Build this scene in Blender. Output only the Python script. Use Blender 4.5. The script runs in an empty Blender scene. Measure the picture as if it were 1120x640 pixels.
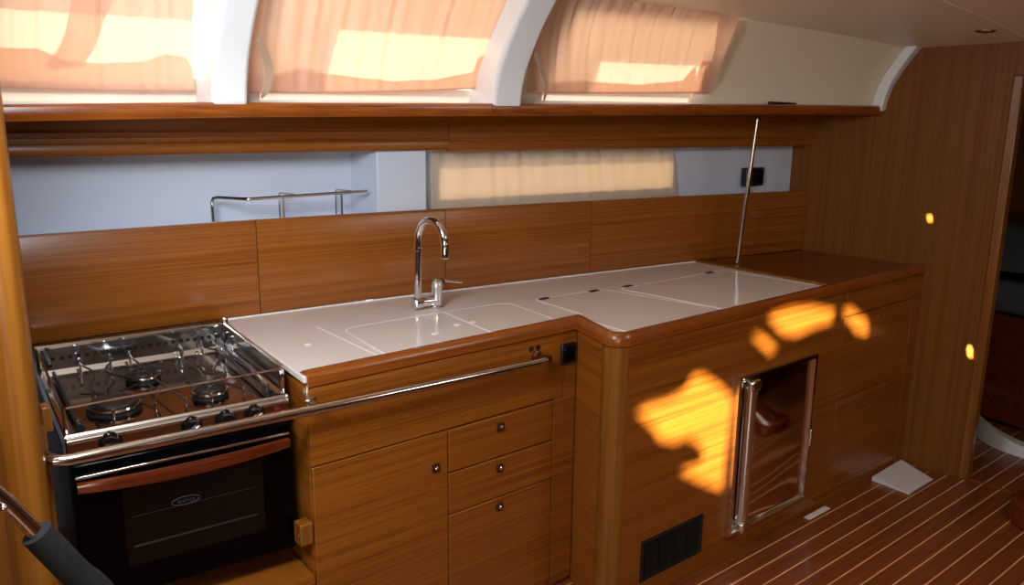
import bpy, bmesh, math, random
from mathutils import Vector, Matrix
random.seed(4)
C = bpy.context.scene.collection
# ------------------------------------------------------------------ camera
YAW, PITCH, ROLL, F, CH = 0.69036532, 0.22145215, 0.01193261, 907.0, 1.55
def cam_axes():
    cy, sy, cp, sp = math.cos(YAW), math.sin(YAW), math.cos(PITCH), math.sin(PITCH)
    f = Vector((sy*cp, cy*cp, -sp)); r = Vector((cy, -sy, 0)); u = r.cross(f)
    c, s = math.cos(ROLL), math.sin(ROLL)
    return c*r + s*u, -s*r + c*u, f
CR, CU, CF = cam_axes()
CAM = Vector((0, 0, CH))
cd = bpy.data.cameras.new('camera'); cam = bpy.data.objects.new('camera', cd); C.objects.link(cam)
cd.sensor_width = 36; cd.lens = F/1120*36; cd.clip_start = 0.02
m = Matrix.Identity(4)
for i in range(3):
    m[i][0] = CR[i]; m[i][1] = CU[i]; m[i][2] = -CF[i]; m[i][3] = CAM[i]
cam.matrix_world = m
bpy.context.scene.camera = cam
# measuring helpers: a sighting direction met with a real plane of the cabin
def ray(x, y): return CR*((x-560)/F) + CU*((320-y)/F) + CF
def onz(x, y, z): d = ray(x, y); return CAM + d*((z-CH)/d.z)
def ony(x, y, Y): d = ray(x, y); return CAM + d*(Y/d.y)
def onx(x, y, X): d = ray(x, y); return CAM + d*(X/d.x)
def lerp_tab(t, x):
    if x <= t[0][0]: return t[0][1]
    for (a, b), (c, d) in zip(t, t[1:]):
        if x <= c: return b + (d-b)*(x-a)/(c-a)
    return t[-1][1]
def ys(x): return -0.01889541*x*x - 0.04759158*x + 2.51572363   # line of the hull side
def bx_(y): return 3.6 - .12*(y-1.5)                            # line of the bulkhead
GT = [(1.55, 0), (1.60, .008), (1.65, .024), (1.69, .044), (1.75, .08), (1.80, .115), (1.86, .165), (1.92, .235)]
def gz(z): return lerp_tab(GT, z)
def onliner(x, y, off):
    d = ray(x, y); lo = .5
    t = .5
    def fn(t):
        p = CAM + d*t; return p.y - (ys(p.x)+off-gz(p.z))
    while fn(t) < 0: t += .02
    a, b = t-.02, t
    for _ in range(30):
        m_ = (a+b)/2
        if fn(m_) < 0: a = m_
        else: b = m_
    return CAM + d*a
def onhull(x, y, off):
    d = ray(x, y); t = .5
    while (CAM+d*t).y < ys((CAM+d*t).x)+off: t += .002
    return CAM + d*t
# ------------------------------------------------------------------ materials
def s2l(c):
    def f(v):
        v /= 255.0
        return v/12.92 if v <= .04045 else ((v+.055)/1.055)**2.4
    return (f(c[0]), f(c[1]), f(c[2]), 1)
def newmat(name):
    mt = bpy.data.materials.new(name); mt.use_nodes = True
    nt = mt.node_tree; b = nt.nodes['Principled BSDF']
    return mt, nt, b
def noise_rough(nt, b, base, amp, scale=8):
    n = nt.nodes.new('ShaderNodeTexNoise'); n.inputs['Scale'].default_value = scale
    mr = nt.nodes.new('ShaderNodeMapRange'); mr.inputs['To Min'].default_value = base-amp; mr.inputs['To Max'].default_value = base+amp
    tc = nt.nodes.new('ShaderNodeTexCoord')
    nt.links.new(tc.outputs['Object'], n.inputs['Vector'])
    nt.links.new(n.outputs['Fac'], mr.inputs['Value']); nt.links.new(mr.outputs['Result'], b.inputs['Roughness'])
def plain(name, col, rough=.5, metal=0, coat=0, bump=0, bscale=60, amp=.04):
    mt, nt, b = newmat(name)
    b.inputs['Base Color'].default_value = s2l(col); b.inputs['Metallic'].default_value = metal
    b.inputs['Coat Weight'].default_value = coat; b.inputs['Coat Roughness'].default_value = .08
    noise_rough(nt, b, rough, min(amp, rough*.5))
    if bump:
        tc = nt.nodes.new('ShaderNodeTexCoord'); n = nt.nodes.new('ShaderNodeTexNoise'); n.inputs['Scale'].default_value = bscale
        bp = nt.nodes.new('ShaderNodeBump'); bp.inputs['Strength'].default_value = bump; bp.inputs['Distance'].default_value = .004
        nt.links.new(tc.outputs['Object'], n.inputs['Vector']); nt.links.new(n.outputs['Fac'], bp.inputs['Height']); nt.links.new(bp.outputs['Normal'], b.inputs['Normal'])
    return mt
def wood(name, light, dark, axis='x', rough=.3, coat=.25, fine=1.0, streak=.5, flat=''):
    """veneer: long grain along the given axis"""
    mt, nt, b = newmat(name); N = nt.nodes.new; L = nt.links.new
    tc = N('ShaderNodeTexCoord')
    def layer(sc, along, detail):
        mp = N('ShaderNodeMapping'); s = [sc, sc, sc]; s['xyz'.index(axis)] = along
        if flat: s['xyz'.index(flat)] = .01
        mp.inputs['Scale'].default_value = s
        n = N('ShaderNodeTexNoise'); n.inputs['Scale'].default_value = 1; n.inputs['Detail'].default_value = detail
        n.inputs['Distortion'].default_value = .15
        L(tc.outputs['Object'], mp.inputs['Vector']); L(mp.outputs['Vector'], n.inputs['Vector']); return n
    n1 = layer(170*fine, 1.0, 3); n2 = layer(40*fine, .5, 3); n3 = layer(480*fine, 12, 2)
    mx = N('ShaderNodeMath'); mx.operation = 'MULTIPLY_ADD'; mx.inputs[1].default_value = .5
    L(n1.outputs['Fac'], mx.inputs[0]); 
    m2 = N('ShaderNodeMath'); m2.operation = 'MULTIPLY'; m2.inputs[1].default_value = .35; L(n2.outputs['Fac'], m2.inputs[0])
    L(m2.outputs[0], mx.inputs[2])
    m3 = N('ShaderNodeMath'); m3.operation = 'MULTIPLY_ADD'; m3.inputs[1].default_value = .15; L(n3.outputs['Fac'], m3.inputs[0]); L(mx.outputs[0], m3.inputs[2])
    cr = N('ShaderNodeValToRGB'); e = cr.color_ramp.elements
    e[0].position = .36; e[0].color = s2l(dark); e[1].position = .36+.3*streak+.05; e[1].color = s2l(light)
    L(m3.outputs[0], cr.inputs['Fac']); L(cr.outputs['Color'], b.inputs['Base Color'])
    b.inputs['Roughness'].default_value = rough; b.inputs['Coat Weight'].default_value = coat; b.inputs['Coat Roughness'].default_value = .18
    bp = N('ShaderNodeBump'); bp.inputs['Strength'].default_value = .12; bp.inputs['Distance'].default_value = .001
    L(m3.outputs[0], bp.inputs['Height']); L(bp.outputs['Normal'], b.inputs['Normal'])
    return mt
M = {}
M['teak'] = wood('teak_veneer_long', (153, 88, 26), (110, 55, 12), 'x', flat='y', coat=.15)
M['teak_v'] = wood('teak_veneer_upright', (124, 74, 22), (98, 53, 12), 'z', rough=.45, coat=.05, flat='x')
M['teak_y'] = wood('teak_veneer_across', (153, 88, 26), (110, 55, 12), 'y', flat='x', coat=.15)
M['teak_v'].node_tree.nodes['Principled BSDF'].inputs['Specular IOR Level'].default_value = .2
M['solid'] = wood('solid_teak', (148, 78, 22), (114, 52, 10), 'x', rough=.28, coat=.25, fine=.5)
M['solid_v'] = wood('solid_teak_upright', (136, 84, 26), (110, 60, 14), 'z', rough=.3, coat=.2, fine=.4)
M['red'] = wood('varnished_red_wood', (112, 46, 18), (84, 30, 10), 'x', rough=.2, coat=.6, fine=.5)
M['dark'] = plain('dark_gap', (22, 12, 6), .7)
M['white'] = plain('white_laminate', (238, 228, 218), .16, coat=.3)
M['seal'] = plain('white_sealing_line', (245, 240, 236), .4)
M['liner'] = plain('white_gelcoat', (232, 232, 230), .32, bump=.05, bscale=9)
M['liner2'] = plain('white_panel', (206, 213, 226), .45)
M['panel'] = plain('beige_vinyl_panel', (238, 224, 196), .5)
M['ceil'] = plain('vinyl_headliner', (246, 236, 216), .4, bump=.06, bscale=240)
M['chrome'] = plain('polished_steel', (228, 228, 228), .09, metal=1, amp=.02)
M['steel'] = plain('stainless_steel', (205, 198, 190), .14, metal=1)
M['hob'] = plain('mirror_steel_hob', (152, 136, 124), .12, metal=1, amp=.03)
M['mirror'] = plain('mirror_steel_door', (240, 226, 212), .07, metal=1, bump=.05, bscale=7, amp=.02)
M['black'] = plain('black_plastic', (14, 15, 18), .35)
M['knob_black'] = plain('glossy_black_knob', (12, 12, 13), .12, coat=.6)
M['iron'] = plain('black_enamel', (30, 30, 33), .38, coat=.2)
M['glass_black'] = plain('black_oven_glass', (3, 3, 3), .12, amp=.02)
M['glass_black'].node_tree.nodes['Principled BSDF'].inputs['Specular IOR Level'].default_value = .12
M['foam'] = plain('grey_foam_grip', (17, 18, 20), .85, bump=.3, bscale=300)
M['plastic'] = plain('white_plastic', (222, 218, 216), .4)
M['logo'] = plain('grey_blue_print', (52, 54, 68), .5)
M['brass'] = plain('bronzed_steel', (150, 110, 76), .25, metal=1)
M['knob'] = plain('dark_bronze', (74, 44, 30), .3, metal=.6)
M['bed'] = plain('grey_bedding', (84, 90, 94), .9, bump=.3, bscale=12)
M['navy'] = plain('blue_cushion', (46, 56, 86), .85, bump=.2, bscale=200)
M['led'] = plain('red_button', (120, 24, 16), .4)
# curtains: thin woven cloth that lets daylight through
def cloth(name, col, trans):
    mt, nt, b = newmat(name); N = nt.nodes.new; L = nt.links.new
    tc = N('ShaderNodeTexCoord'); n = N('ShaderNodeTexNoise'); n.inputs['Scale'].default_value = 350; L(tc.outputs['Object'], n.inputs['Vector'])
    cr = N('ShaderNodeValToRGB'); e = cr.color_ramp.elements; c = s2l(col)
    e[0].position = .3; e[0].color = (c[0]*.9, c[1]*.9, c[2]*.88, 1); e[1].position = .7; e[1].color = c
    L(n.outputs['Fac'], cr.inputs['Fac']); L(cr.outputs['Color'], b.inputs['Base Color']); b.inputs['Roughness'].default_value = .9
    b.inputs['Specular IOR Level'].default_value = .1
    t = N('ShaderNodeBsdfTranslucent'); t.inputs['Color'].default_value = s2l(trans)
    mx = N('ShaderNodeMixShader'); mx.inputs['Fac'].default_value = .5
    L(b.outputs[0], mx.inputs[1]); L(t.outputs[0], mx.inputs[2]); L(mx.outputs[0], nt.nodes['Material Output'].inputs['Surface'])
    return mt
M['curtain'] = cloth('peach_curtain_cloth', (230, 200, 182), (255, 224, 196))
M['curtain2'] = cloth('cream_curtain_cloth', (236, 222, 206), (250, 224, 190))
M['strap'] = cloth('cream_strap_cloth', (222, 204, 180), (240, 210, 170))
def pane(name, tint):
    mt, nt, b = newmat(name); N = nt.nodes.new; L = nt.links.new
    t = N('ShaderNodeBsdfTransparent'); t.inputs['Color'].default_value = tint
    g = N('ShaderNodeBsdfGlossy'); g.inputs['Roughness'].default_value = .03
    fr = N('ShaderNodeFresnel'); mx = N('ShaderNodeMixShader')
    L(fr.outputs[0], mx.inputs['Fac']); L(t.outputs[0], mx.inputs[1]); L(g.outputs[0], mx.inputs[2]); L(mx.outputs[0], nt.nodes['Material Output'].inputs['Surface'])
    return mt
M['pane'] = pane('window_acrylic', (.9, .88, .85, 1))
def frost():
    mt, nt, b = newmat('glow_diffuser'); N = nt.nodes.new; L = nt.links.new
    t = N('ShaderNodeBsdfTranslucent'); t.inputs['Color'].default_value = (.95, .86, .78, 1); mx = N('ShaderNodeMixShader'); mx.inputs['Fac'].default_value = .5
    b.inputs['Base Color'].default_value = s2l((225, 220, 214)); b.inputs['Roughness'].default_value = .6
    L(b.outputs[0], mx.inputs[1]); L(t.outputs[0], mx.inputs[2]); L(mx.outputs[0], nt.nodes['Material Output'].inputs['Surface']); return mt
M['frost'] = frost()  # added diffuser round the panes, passes skylight to the curtains
M['frost_dim'] = frost(); M['frost_dim'].node_tree.nodes['Mix Shader'].inputs['Fac'].default_value = .2
M['pane_dark'] = pane('smoked_acrylic', (.62, .56, .50, 1))
M['guard'] = plain('steel_guard', (190, 192, 196), .12, metal=1, bump=.04, bscale=9, amp=.04)
def floor_mat():
    mt, nt, b = newmat('teak_and_holly_sole'); N = nt.nodes.new; L = nt.links.new
    tc = N('ShaderNodeTexCoord'); sp = N('ShaderNodeSeparateXYZ'); L(tc.outputs['Object'], sp.inputs[0])
    def math_(op, a, bb=None, c=None):
        n = N('ShaderNodeMath'); n.operation = op
        for i, v in enumerate((a, bb, c)):
            if v is None: continue
            if isinstance(v, (int, float)): n.inputs[i].default_value = v
            else: L(v, n.inputs[i])
        return n.outputs[0]
    y = math_('ADD', sp.outputs['Y'], 10*0.0677 - 1.514 + .0025)
    fr = math_('PINGPONG', math_('ADD', y, 0.0), .0677/2)
    # distance to the strip centre
    line = math_('LESS_THAN', fr, .0024)
    mp = N('ShaderNodeMapping'); mp.inputs['Scale'].default_value = (1.5, 60, 60); L(tc.outputs['Object'], mp.inputs['Vector'])
    n = N('ShaderNodeTexNoise'); n.inputs['Scale'].default_value = 1.5; n.inputs['Detail'].default_value = 4; L(mp.outputs[0], n.inputs['Vector'])
    cr = N('ShaderNodeValToRGB'); e = cr.color_ramp.elements
    e[0].position = .3; e[0].color = s2l((96, 48, 22)); e[1].position = .7; e[1].color = s2l((140, 74, 36)); L(n.outputs['Fac'], cr.inputs['Fac'])
    mx = N('ShaderNodeMix'); mx.data_type = 'RGBA'; L(line, mx.inputs['Factor']); L(cr.outputs['Color'], mx.inputs[6]); mx.inputs[7].default_value = s2l((226, 176, 122))
    L(mx.outputs[2], b.inputs['Base Color']); b.inputs['Roughness'].default_value = .34; b.inputs['Coat Weight'].default_value = .15; b.inputs['Coat Roughness'].default_value = .2
    return mt
M['floor'] = floor_mat()
# ------------------------------------------------------------------ mesh helpers
class B:
    def __init__(s): s.bm = bmesh.new()
    def face(s, pts):
        try: s.bm.faces.new([s.bm.verts.new(p) for p in pts])
        except ValueError: pass
        return s
    def hull8(s, v):
        vs = [s.bm.verts.new(p) for p in v]
        for f in ((0,3,2,1),(4,5,6,7),(0,1,5,4),(1,2,6,5),(2,3,7,6),(3,0,4,7)): s.bm.faces.new([vs[i] for i in f])
        return s
    def box(s, x0, x1, y0, y1, z0, z1):
        return s.hull8([(x0,y0,z0),(x1,y0,z0),(x1,y1,z0),(x0,y1,z0),(x0,y0,z1),(x1,y0,z1),(x1,y1,z1),(x0,y1,z1)])
    def prism(s, poly, z0, z1):
        a = [s.bm.verts.new((p[0], p[1], z0)) for p in poly]; b = [s.bm.verts.new((p[0], p[1], z1)) for p in poly]
        n = len(poly); s.bm.faces.new(a[::-1]); s.bm.faces.new(b)
        for i in range(n): s.bm.faces.new((a[i], a[(i+1)%n], b[(i+1)%n], b[i]))
        return s
    def rings(s, R, closed=True, caps=True, loop=False):
        V = [[s.bm.verts.new(p) for p in r] for r in R]; n = len(R[0])
        K = len(V)
        for i in range(K if loop else K-1):
            A, Bb = V[i], V[(i+1) % K]
            for j in range(n if closed else n-1):
                k = (j+1) % n
                s.bm.faces.new((A[j], A[k], Bb[k], Bb[j]))
        if caps and closed and not loop:
            s.bm.faces.new(V[0][::-1]); s.bm.faces.new(V[-1])
        return s
    def tube(s, pts, r, seg=12, loop=False, rr=None):
        pts = [Vector(p) for p in pts]; n = len(pts); R = []
        t0 = (pts[1]-pts[0]).normalized(); up = Vector((0, 0, 1)) if abs(t0.z) < .9 else Vector((1, 0, 0))
        u = t0.cross(up).normalized()
        for i, p in enumerate(pts):
            if loop: t = (pts[(i+1) % n]-pts[i-1]).normalized()
            else: t = (pts[min(i+1, n-1)]-pts[max(i-1, 0)]).normalized()
            u = (u - t*u.dot(t)).normalized(); v = t.cross(u)
            q = rr[i] if rr else r
            R.append([p + (u*math.cos(2*math.pi*k/seg)+v*math.sin(2*math.pi*k/seg))*q for k in range(seg)])
        return s.rings(R, loop=loop)
    def lathe(s, c, axis, prof, seg=28):
        """prof: (radius, height along axis)"""
        c = Vector(c); a = Vector(axis).normalized(); up = Vector((0, 0, 1)) if abs(a.z) < .9 else Vector((1, 0, 0))
        u = a.cross(up).normalized(); v = a.cross(u)
        R = [[c + a*h + (u*math.cos(2*math.pi*k/seg)+v*math.sin(2*math.pi*k/seg))*max(r, 1e-5) for k in range(seg)] for r, h in prof]
        return s.rings(R)
    def sweep(s, prof, x0, x1, n=24, zf=None, base=ys, liner=False):
        """prof (off, z) carried along the hull line"""
        R = []
        for i in range(n+1):
            x = x0+(x1-x0)*i/n; dz = zf(x) if zf else 0
            R.append([(x, base(x)+o, z+dz) for o, z in prof])
        return s.rings(R)
    def path(s, pts, prof, loop=False):
        """prof (inward offset, z) mitred along a plan path; inward is the left side"""
        n = len(pts); R = []
        for i, p in enumerate(pts):
            p = Vector(p); a = Vector(pts[max(i-1, 0)]); b = Vector(pts[min(i+1, n-1)])
            d1 = (p-a).normalized() if i > 0 else (b-p).normalized(); d2 = (b-p).normalized() if i < n-1 else d1
            n1 = Vector((-d1.y, d1.x)); n2 = Vector((-d2.y, d2.x)); nn = (n1+n2).normalized(); k = 1/max(.3, nn.dot(n1))
            R.append([(p.x+nn.x*k*o, p.y+nn.y*k*o, z) for o, z in prof])
        return s.rings(R)
    def grid(s, fn, nu, nv, skip=None):
        V = [[s.bm.verts.new(fn(i/nu, j/nv)) for j in range(nv+1)] for i in range(nu+1)]
        for i in range(nu):
            for j in range(nv):
                if skip and skip((i+.5)/nu, (j+.5)/nv): continue
                s.bm.faces.new((V[i][j], V[i+1][j], V[i+1][j+1], V[i][j+1]))
        return s
    def sphere(s, c, r, sc=(1, 1, 1)):
        bmesh.ops.create_icosphere(s.bm, subdivisions=3, radius=r, matrix=Matrix.Translation(c) @ Matrix.Diagonal((*sc, 1)))
        return s
def wloc(o):
    l = Vector((0, 0, 0))
    while o: l += o.location; o = o.parent
    return l
LOCAL = False      # True while a turned thing is built in its own frame
def obj(name, b, mat, parent=None, bev=0, smooth=True, seg=2):
    bm = b.bm
    bmesh.ops.recalc_face_normals(bm, faces=bm.faces[:])
    if parent and not LOCAL:
        bmesh.ops.translate(bm, verts=bm.verts[:], vec=-wloc(parent))
    o0 = None
    if not parent and bm.verts:      # put the origin of a single-mesh thing at its base
        xs = [v.co.x for v in bm.verts]; yy = [v.co.y for v in bm.verts]; zz = [v.co.z for v in bm.verts]
        o0 = Vector(((min(xs)+max(xs))/2, (min(yy)+max(yy))/2, min(zz)))
        if name == 'floor' : o0 = Vector((0, 0, 0))
        bmesh.ops.translate(bm, verts=bm.verts[:], vec=-o0)
    me = bpy.data.meshes.new(name); bm.to_mesh(me); bm.free()
    me.materials.append(mat)
    o = bpy.data.objects.new(name, me); C.objects.link(o)
    if o0: o.location = o0
    if parent: o.parent = parent
    if smooth:
        for p in me.polygons: p.use_smooth = True
        try: me.set_sharp_from_angle(angle=math.radians(35))
        except Exception: pass
    if bev:
        md = o.modifiers.new('bevel', 'BEVEL'); md.width = bev; md.segments = seg; md.limit_method = 'ANGLE'; md.angle_limit = math.radians(40)
        md.harden_normals = False
    return o
def tag(o, label=None, cat=None, group=None, kind=None):
    if label: o['label'] = label
    if cat: o['category'] = cat
    if group: o['group'] = group
    if kind: o['kind'] = kind
    return o
def thing(name, loc, label, cat, group=None, rz=0):
    o = bpy.data.objects.new(name, None); C.objects.link(o); o.location = loc; o.rotation_euler = (0, 0, rz); o.empty_display_size = .05
    return tag(o, label, cat, group)
def struct(name, b, mat, parent=None, **k):
    o = obj(name, b, mat, parent, **k)
    if not parent: tag(o, kind='structure')
    return o
def smoothpath(pts, n=6, r=None):
    """Catmull-Rom through the points"""
    P = [Vector(p) for p in pts]; out = []
    for i in range(len(P)-1):
        p0 = P[max(i-1, 0)]; p1 = P[i]; p2 = P[i+1]; p3 = P[min(i+2, len(P)-1)]
        for k in range(n):
            t = k/n
            out.append(.5*((2*p1)+(p2-p0)*t+(2*p0-5*p1+4*p2-p3)*t*t+(3*p1-p0-3*p2+p3)*t**3))
    out.append(P[-1]); return out
def text_bm(txt, size, depth):
    cu = bpy.data.curves.new('t', 'FONT'); cu.body = txt; cu.size = size; cu.extrude = depth; cu.align_x = 'CENTER'; cu.align_y = 'CENTER'
    o = bpy.data.objects.new('t', cu); C.objects.link(o)
    dg = bpy.context.evaluated_depsgraph_get(); me = bpy.data.meshes.new_from_object(o.evaluated_get(dg))
    b = B(); b.bm.from_mesh(me); bpy.data.objects.remove(o); return b

# ================================================================== THE SETTING
XL = -1.3; YF = -1.6; ZC = 1.9
struct('floor', B().box(XL-.05, 5.75, YF-.05, 2.9, -.04, 0), M['floor'])
# ceiling: follows the sheer, slightly cambered, joins the cabin side
def zj(x): return lerp_tab([(-1.3, 1.92), (.9, 1.91), (1.75, 1.895), (2.57, 1.872), (3.1, 1.842), (3.6, 1.802), (5.7, 1.75)], x)
def yj(x): return ys(x)-.30-gz(zj(x))+.0
def ceil_z(x, y):
    k = max(0, min(1, (yj(x)-y)/1.3)); return zj(x) + .028*(1-(1-k)**2)
def cb(y0f, y1f, x0, x1, nx, ny, dz=0):
    b = B()
    b.grid(lambda u, v: (x0+(x1-x0)*u, y0f(x0+(x1-x0)*u)+(y1f(x0+(x1-x0)*u)-y0f(x0+(x1-x0)*u))*v, 0), nx, ny)
    for v in b.bm.verts: v.co.z = ceil_z(v.co.x, v.co.y)
    ext = bmesh.ops.extrude_face_region(b.bm, geom=b.bm.faces[:])
    for g in ext['geom']:
        if isinstance(g, bmesh.types.BMVert): g.co.z += .05
    return b
HX0, HX1, HY0, HY1 = -.95, -.25, .15, .85   # deck hatch over the ladder
ya = lambda x: 1.235+.055*(x-2.6)   # seam in the headliner
struct('ceiling', cb(lambda x: ya(x)+.0015, lambda x: yj(x)+.16, XL, 5.7, 60, 12), M['ceil'])
cl = struct('ceiling', cb(lambda x: YF, lambda x: ya(x)-.0015, XL, 5.7, 60, 24), M['ceil'])
struct('trim_1', B().rings([[(x, ya(x)-.006, ceil_z(x, ya(x))-.0015), (x, ya(x)+.006, ceil_z(x, ya(x))-.0015), (x, ya(x)+.006, ceil_z(x, ya(x))+.02), (x, ya(x)-.006, ceil_z(x, ya(x))+.02)] for x in [XL+.1*i for i in range(50)]]), M['ceil'])
struct('ceiling', B().prism([(bx_(YF)+.03, YF), (5.7, YF), (5.7, 2.35), (bx_(2.35)+.03, 2.35)], 1.76, 1.78), M['ceil'])
# right bulkhead with its doorway
def bulk(y0, y1, z0, z1, dx0=0, dx1=.035):
    return [(bx_(y0)+dx0, y0, z0), (bx_(y0)+dx1, y0, z0), (bx_(y1)+dx1, y1, z0), (bx_(y1)+dx0, y1, z0),
            (bx_(y0)+dx0, y0, z1), (bx_(y0)+dx1, y0, z1), (bx_(y1)+dx1, y1, z1), (bx_(y1)+dx0, y1, z1)]
b = B()
b.hull8(bulk(1.335, 2.6, 0, 1.95)); b.hull8(bulk(.62, 1.335, 1.69, 1.95)); b.hull8(bulk(YF, .62, 0, 1.95))
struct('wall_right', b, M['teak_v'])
b = B(); b.hull8(bulk(1.298, 1.336, 0, 1.69, -.004, .04)); struct('trim_2', b, M['solid_v'], bev=.006)
b = B(); b.hull8(bulk(.62, 1.298, 1.684, 1.70, -.004, .04)); struct('trim_3', b, M['teak'], bev=.003)
b = B(); b.hull8(bulk(.62, 1.298, -.01, .0015, .01, .022)); struct('trim_4', b, M['solid'])
# wall behind the galley: deep locker recess on the left, shallower on the right, white box between
b = B()
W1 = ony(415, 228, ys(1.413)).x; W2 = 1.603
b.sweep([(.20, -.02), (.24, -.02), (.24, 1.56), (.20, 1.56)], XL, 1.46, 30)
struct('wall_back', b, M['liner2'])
LW = onhull(478, 190, .09).x; RW = onhull(732, 190, .09).x      # hull window opening
wz0, wz1 = 1.222, 1.352
b = B()
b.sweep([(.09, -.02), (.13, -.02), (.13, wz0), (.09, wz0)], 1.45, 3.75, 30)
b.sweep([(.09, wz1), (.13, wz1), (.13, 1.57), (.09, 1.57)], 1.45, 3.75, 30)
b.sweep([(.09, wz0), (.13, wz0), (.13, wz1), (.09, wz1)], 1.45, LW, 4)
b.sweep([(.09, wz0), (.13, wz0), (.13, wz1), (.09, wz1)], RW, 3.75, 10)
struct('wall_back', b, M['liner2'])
wn = struct('window_4', B().sweep([(.115, wz0+.001), (.12, wz0+.001), (.12, wz1-.001), (.115, wz1-.001)], LW+.001, RW-.001, 16), M['pane_dark'])
b = B()   # ledge behind the backsplash
b.sweep([(.019, 1.15), (.20, 1.15), (.20, 1.165), (.019, 1.165)], .30, 1.46, 12)
b.sweep([(.019, 1.15), (.09, 1.15), (.09, 1.165), (.019, 1.165)], 1.46, 3.50, 20)
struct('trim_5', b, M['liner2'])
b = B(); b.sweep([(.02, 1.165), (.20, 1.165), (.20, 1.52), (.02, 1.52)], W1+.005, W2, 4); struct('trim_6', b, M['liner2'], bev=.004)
# left side wall and the wall behind the photographer
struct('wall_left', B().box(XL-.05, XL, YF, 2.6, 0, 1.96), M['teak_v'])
# opposite side: panelled, one long window opening filled by the added gobo sheet
GX0, GX1, GZ0, GZ1 = .85, 2.6, 1.10, 1.80
b = B()
b.box(XL, GX0, YF-.05, YF, 0, 1.96).box(GX1, 5.7, YF-.05, YF, 0, 1.96).box(GX0, GX1, YF-.05, YF, 0, GZ0).box(GX0, GX1, YF-.05, YF, GZ1, 1.96)
struct('wall_front', b, M['teak'])
struct('wall_far', B().box(5.7, 5.75, YF, 2.9, 0, 1.96), M['teak_v'])
struct('wall_back_far', B().box(3.51, 5.7, 2.35, 2.4, 0, 1.96), M['teak'])
# cabin side (coachroof): windows 1-3
zs = lambda x: lerp_tab([(.3, 1.539), (.82, 1.550), (1.72, 1.557), (2.9, 1.567), (3.6, 1.569)], x)   # top of the long shelf
OPN = []
def wpx(x0, x1, y0, y1):
    a = onliner((x0+x1)/2, y1, -.17); c = onliner((x0+x1)/2, y0, -.17)
    return (onliner(x0, y1, -.17).x, onliner(x1, y1, -.17).x, a.z, c.z)
SUN = [wpx(-60, 226, 6, 82), wpx(352, 540, 30, 97), wpx(640, 768, 64, 99)]
OPN = [wpx(-60, 226, -60, 112), wpx(284, 540, -60, 112), wpx(592, 784, 14, 112)]
xsn = sorted(set([-1.3, 2.62] + [o[0] for o in OPN] + [o[1] for o in OPN] + [-1.0+.12*i for i in range(31)]))
zsn = sorted(set([1.535, 1.95] + [o[2] for o in OPN] + [o[3] for o in OPN] + [1.55+.03*i for i in range(14)]))
def inside(x, z): return any(o[0] < x < o[1] and o[2] < z < o[3] for o in OPN)
b = B()
V = {}
for x in xsn:
    for z in zsn: V[x, z] = b.bm.verts.new((x, ys(x)-.17-gz(z), z))
for x0, x1 in zip(xsn, xsn[1:]):
    for z0, z1 in zip(zsn, zsn[1:]):
        if x1-x0 < 1e-6 or z1-z0 < 1e-6 or inside((x0+x1)/2, (z0+z1)/2): continue
        b.bm.faces.new((V[x0, z0], V[x1, z0], V[x1, z1], V[x0, z1]))
o = struct('wall_upper_back', b, M['liner'])
md = o.modifiers.new('thick', 'SOLIDIFY'); md.thickness = .02; md.offset = 1
for v in o.data.polygons: pass
def slab_out(x0, x1, z0, z1, d0, d1, n=8):
    R = []
    for k in range(n+1):
        x = x0+(x1-x0)*k/n
        R.append([(x, ys(x)-.17-gz(z0)+d0, z0), (x, ys(x)-.17-gz(z0)+d1, z0), (x, ys(x)-.17-gz(z1)+d1, z1), (x, ys(x)-.17-gz(z1)+d0, z1)])
    return R
for i, (o, q) in enumerate(zip(OPN, SUN)):
    X0, X1, Z0, Z1 = o[0]-.012, o[1]+.012, o[2]-.012, o[3]+.012; x0, x1, z0, z1 = q
    x0 = max(x0, X0+.002)
    z1 = min(z1, Z1-.002)
    b = B()
    zm = Z0+.034
    b.rings(slab_out(X0, X1, Z0, zm, .021, .027)); b.rings(slab_out(X0, X1, z1, Z1, .021, .027))
    b.rings(slab_out(X0, x0, z0, z1, .021, .027)); b.rings(slab_out(x1, X1, z0, z1, .021, .027))
    wn_ = struct('window_%d' % (i+1), b, M['frost'])  # translucent surround added so the curtains glow beyond the clear pane
    struct('dim_panel', B().rings(slab_out(X0, X1, zm, z0, .021, .027)), M['frost_dim'], wn_)  # less translucent strip added to darken the curtain's lower band
    struct('pane', B().rings(slab_out(x0, x1, z0, z1, .022, .026)), M['pane'], wn_)
# panel to the right of the third curtain
b = B(); b.grid(lambda u, v: (2.60+(3.72-2.60)*u, ys(2.60+1.12*u)-.178-.067*min(1, u/.7)-gz(1.54+.41*v), 1.54+.41*v), 14, 16)
o = struct('wall_upper_back', b, M['panel']); md = o.modifiers.new('t', 'SOLIDIFY'); md.thickness = .02; md.offset = 1
# white ribs between the windows, cove strip at the bulkhead
def rib(name, pxl, pxr, back=-.165, top=1.93, flare=0.0):
    xl = onliner(pxl, 108, -.30).x; xr = onliner(pxr, 108, -.30).x
    R = []; n = 16
    for k in range(n+1):
        z = 1.54+(top-1.54)*k/n; g = gz(z)
        R.append([(xl, ys(xl)-.30-g, z), (xr, ys(xr)-.30-g, z), (xr, ys(xr)+back-g, z), (xl, ys(xl)+back-g, z)])
    return struct(name, B().rings(R), M['liner'], bev=.012, seg=3)
rib('trim_7', 233, 272); rib('trim_8', 540, 572)
b = B(); R = []
for k in range(17):
    z = 1.545+.365*k/16; g = gz(z)
    R.append([(bx_(1.8)-.035, ys(3.57)-.30-g, z), (bx_(1.8)+.02, ys(3.57)-.30-g, z), (bx_(1.8)+.02, ys(3.57)-.22-g, z), (bx_(1.8)-.035, ys(3.57)-.25-g, z)])
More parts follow.
